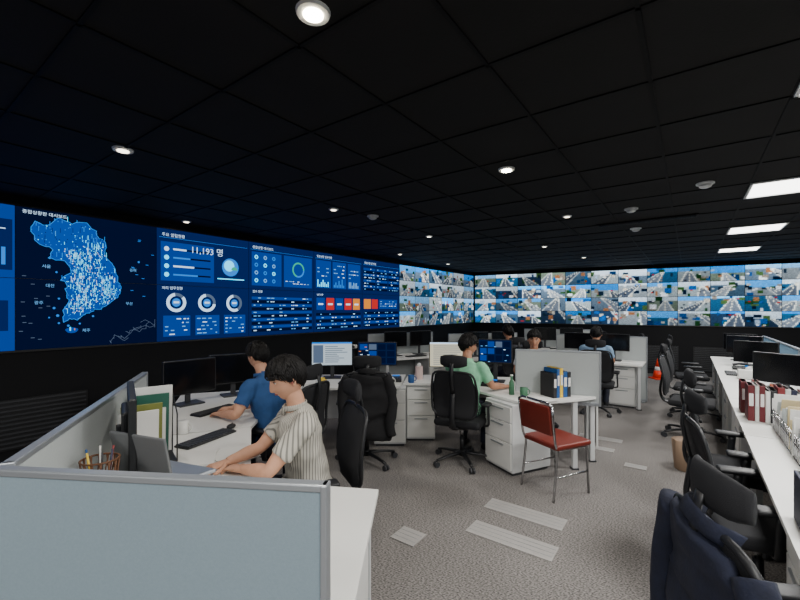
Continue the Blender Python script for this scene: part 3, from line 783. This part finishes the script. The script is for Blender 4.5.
def hand(mb,w,f,u,sg,curl,sk):
    w=Vector(w);f=Vector(f).normalized();u=Vector(u);u=(u-f*u.dot(f)).normalized();r=f.cross(u)
    mb.tube([w-f*.02,w+f*.03,w+f*.07,w+f*.092],[(.026,.02),(.035,.017),(.041,.015),(.036,.011)],sk,14,side=r,k=3)
    for i,(o,L) in enumerate(((-.031,.062),(-.0105,.078),(.0105,.072),(.031,.056)) if sg>0 else ((.031,.062),(.0105,.078),(-.0105,.072),(-.031,.056))):
        p=w+f*.085+r*o; a=.15; pts=[p-f*.02,p]
        for s_ in (.45,.32,.23):
            a+=curl; p=p+(f*math.cos(a)-u*math.sin(a)+r*o*1.5)*L*s_; pts.append(p.copy())
        mb.tube(pts,[.009,.0095,.0088,.008,.0065],sk,10,k=2)
    th=-sg
    p=w+f*.02+r*th*.025
    mb.tube([p,p+f*.025+r*th*.025-u*.006,p+f*.055+r*th*.034-u*.014,p+f*.08+r*th*.03-u*.02],[.014,.0125,.0105,.008],sk,10,k=3)
def person(name,x,y,dx,dy,lean,hdir,hpitch,arms,shirt,sk,vox=.009,glasses=False,trous=None,hs=1.0,seed=0,headoff=.05,locks=150):
    trous=trous or pants
    rot=face(dx,dy); M=Matrix.Translation((x,y,0))@Matrix.Rotation(rot,4,'Z')
    ly=lambda z:lean*(z-.47)
    mb=MB(); mb.M=M
    sec=[(.485,-.03,.15,.11),(.53,-.02,.175,.135),(.62,-.01,.168,.13),(.74,.0,.164,.122),(.84,.015,.175,.124),(.93,.02,.187,.125),(1.0,.02,.188,.11),(1.035,.02,.15,.088),(1.06,.025,.09,.068),(1.07,.03,.06,.055)]
    mb.tube([(0,a[1]+ly(a[0]),a[0]) for a in sec],[(a[2],a[3]) for a in sec],shirt,28,side=(1,0,0),k=4)
    mb.tube([(0,-.03,.475),(0,-.02,.52),(0,-.01,.60)],[(.16,.12),(.182,.142),(.168,.128)],trous,24,side=(1,0,0),k=3)
    ny=.03+ly(1.08)
    hc=Vector((0,ny+headoff,1.235))
    mb.tube([(0,ny-.005,1.05),(0,ny+.005,1.12),hc+Vector((0,-.015,-.06))],[.058,.053,.055],sk,18,k=4)
    for sg in (-1,1):
        mb.tube([(sg*.085,-.02,.54),(sg*.11,.2,.55),(sg*.13,.43,.53),(sg*.13,.46,.46),(sg*.13,.42,.28),(sg*.13,.39,.09)],[.095,.085,.066,.062,.056,.045],trous,16,k=4)
        mb.tube([(sg*.13,.35,.045),(sg*.13,.42,.05),(sg*.135,.52,.035),(sg*.135,.60,.03)],[(.035,.04),(.042,.045),(.045,.035),(.025,.02)],black,14,side=(1,0,0),k=3)
    Mi=M.inverted(); hands=[]
    for sg,(el,wr) in zip((-1,1),arms):
        sh=Vector((sg*.17,.02+ly(1.0),1.0)); el=Mi@Vector(el); wr=Mi@Vector(wr)
        mb.tube([sh.lerp(el,.5),sh.lerp(el,.7),el,el.lerp(wr,.35),el.lerp(wr,.75),wr],[.045,.045,.038,.04,.031,.026],sk,16,k=4)
        e2=sh.lerp(el,.70); mb.tube([sh-Vector((sg*.07,0,-.0)),sh+Vector((sg*.012,0,.0)),sh.lerp(el,.35),e2],[.055,.066,.064,.062],shirt,18,k=5)
        hands.append((sg,el,wr))
    me=mb.mesh(name+'_tmp'); ob=bpy.data.objects.new('tmp',me); S.collection.objects.link(ob)
    m=ob.modifiers.new('r','REMESH'); m.mode='VOXEL'; m.voxel_size=vox; m.use_smooth_shade=True
    m2=ob.modifiers.new('s','SMOOTH'); m2.factor=.5; m2.iterations=3
    dg=bpy.context.evaluated_depsgraph_get(); ne=bpy.data.meshes.new_from_object(ob.evaluated_get(dg))
    kd=kdtree.KDTree(len(me.polygons))
    for p in me.polygons: kd.insert(p.center,p.index)
    kd.balance()
    fb=MB(); fb.mats=list(mb.mats)
    fb.v=[v.co.copy() for v in ne.vertices]
    for p in ne.polygons:
        fb.f.append(list(p.vertices)); fb.fm.append(me.polygons[kd.find(p.center)[1]].material_index); fb.fs.append(True)
    cl=set()
    for f,k in zip(fb.f,fb.fm):
        if fb.mats[k] not in (sk,black): cl.update(f)
    for i in cl:
        p=fb.v[i]; fb.v[i]=p+noise.noise_vector(p*14)*.008+noise.noise_vector(Vector((p.x*30,p.y*30,p.z*12)))*.005
    bpy.data.objects.remove(ob)
    fb.M=M
    cp=[(.068*math.sin(a),ny+.004+.066*math.cos(a),1.078-.012*math.cos(a)) for a in [.35+(2*math.pi-.7)*i/20 for i in range(21)]]
    cp=[(cp[0][0]-.015,cp[0][1]+.02,cp[0][2]-.03)]+cp+[(cp[-1][0]+.015,cp[-1][1]+.02,cp[-1][2]-.03)]
    fb.tube(cp,[(.016,.004)]*len(cp),shirt,8,side=(0,0,1))
    fb.M=Matrix()
    hw=M@hc
    hM=Matrix.Translation(hw)@Matrix.Rotation(face(*hdir),4,'Z')@Matrix.Rotation(-hpitch,4,'X')@Matrix.Scale(hs,4)
    head(fb,hM,sk,glasses=glasses,seed=seed,locks=locks)
    for sg,el,wr in hands:
        e=M@el;w=M@wr; f=(w-e); f.z*=.3; hand(fb,w,f,(0,0,1),sg,.35,sk)
    return fb.build(name,(x,y,0))
def striped():
    m=bpy.data.materials.new('striped_shirt'); m.use_nodes=True; nt=m.node_tree; b=nt.nodes['Principled BSDF']; b.inputs['Roughness'].default_value=.85
    tc=nt.nodes.new('ShaderNodeTexCoord'); sp=nt.nodes.new('ShaderNodeSeparateXYZ'); nt.links.new(tc.outputs['Object'],sp.inputs[0])
    ax=nt.nodes.new('ShaderNodeMath'); ax.operation='ADD'; ax.inputs[1].default_value=.03; nt.links.new(sp.outputs[0],ax.inputs[0])
    at=nt.nodes.new('ShaderNodeMath'); at.operation='ARCTAN2'; nt.links.new(sp.outputs[1],at.inputs[0]); nt.links.new(ax.outputs[0],at.inputs[1])
    mu=nt.nodes.new('ShaderNodeMath'); mu.operation='MULTIPLY'; mu.inputs[1].default_value=66; nt.links.new(at.outputs[0],mu.inputs[0])
    si=nt.nodes.new('ShaderNodeMath'); si.operation='SINE'; nt.links.new(mu.outputs[0],si.inputs[0])
    r=nt.nodes.new('ShaderNodeMapRange'); r.inputs[1].default_value=-1; nt.links.new(si.outputs[0],r.inputs[0])
    cr_=nt.nodes.new('ShaderNodeValToRGB'); e=cr_.color_ramp.elements; e[0].position=.15;e[0].color=lin((122,120,114))+(1,);e[1].position=.45;e[1].color=lin((188,184,173))+(1,)
    nt.links.new(r.outputs[0],cr_.inputs[0]); nt.links.new(cr_.outputs[0],b.inputs['Base Color']); return m
shirt1=striped()
person('seated_man_in_striped_shirt',-.55,2.42,-.906,-.423,.08,(-.86,-.5),.32,
       [((-.70,2.13,.785),(-.87,2.21,.765)),((-.86,2.46,.80),(-1.0,2.31,.765))],shirt1,skin,vox=.007,seed=3,hs=1.04,locks=260)
blue=mat('blue_shirt',(38,78,130),.85,var=.08); green=mat('mint_shirt',(132,196,158),.85,var=.05)
person('seated_woman_in_blue',-1.06,3.46,-.9,.35,.22,(-.85,.45),.25,
       [((-1.32,3.22,.80),(-1.5,3.36,.765)),((-1.3,3.62,.80),(-1.5,3.58,.765))],blue,skin,vox=.009,seed=8,hs=.96)
person('seated_man_in_green_shirt',.70,4.40,.45,.89,.14,(.95,.25),.15,
       [((.62,4.78,.81),(.80,4.92,.765)),((1.02,4.42,.80),(1.2,4.58,.765))],green,skin2,vox=.01,glasses=True,seed=5)
wsh=mat('white_shirt',(205,208,212),.85,var=.04); lbs=mat('light_blue_shirt',(130,160,190),.85,var=.04); gsh=mat('dark_grey_shirt',(60,62,70),.85,var=.04)
def simple_arms(x,y,dx,dy):
    d=V2(dx,dy).normalized(); r=Vector((d.y,-d.x,0)); o=V2(x,y)
    return [tuple([tuple(o-r*.24+d*.18+Vector((0,0,.8))),tuple(o-r*.12+d*.4+Vector((0,0,.765)))]),tuple([tuple(o+r*.24+d*.18+Vector((0,0,.8))),tuple(o+r*.12+d*.4+Vector((0,0,.765)))])]
for nm,x,y,dx,dy,sh,sd in (('seated_man_in_white_shirt',1.88,5.62,-.3,-.95,wsh,1),('seated_office_worker',1.95,6.95,-.2,1,gsh,2),('seated_office_worker',3.15,6.45,.5,.85,lbs,4)):
    person(nm,x,y,dx,dy,.14,(dx,dy),.2,simple_arms(x,y,dx,dy),sh,skin2,vox=.015,seed=sd,locks=40)
chair(1.9,5.72,-.3,-.95)

# ---------------- camera, world
cd=bpy.data.cameras.new('camera'); cam=bpy.data.objects.new('camera',cd); S.collection.objects.link(cam)
cam.location=(0,0,1.65); cam.rotation_euler=(math.pi/2,0,0); cd.sensor_width=36; cd.lens=18; cd.shift_y=9/800; cd.clip_start=.05
S.camera=cam
w=bpy.data.worlds.new('world'); S.world=w; w.use_nodes=True; w.node_tree.nodes['Background'].inputs[0].default_value=(.02,.022,.026,1)
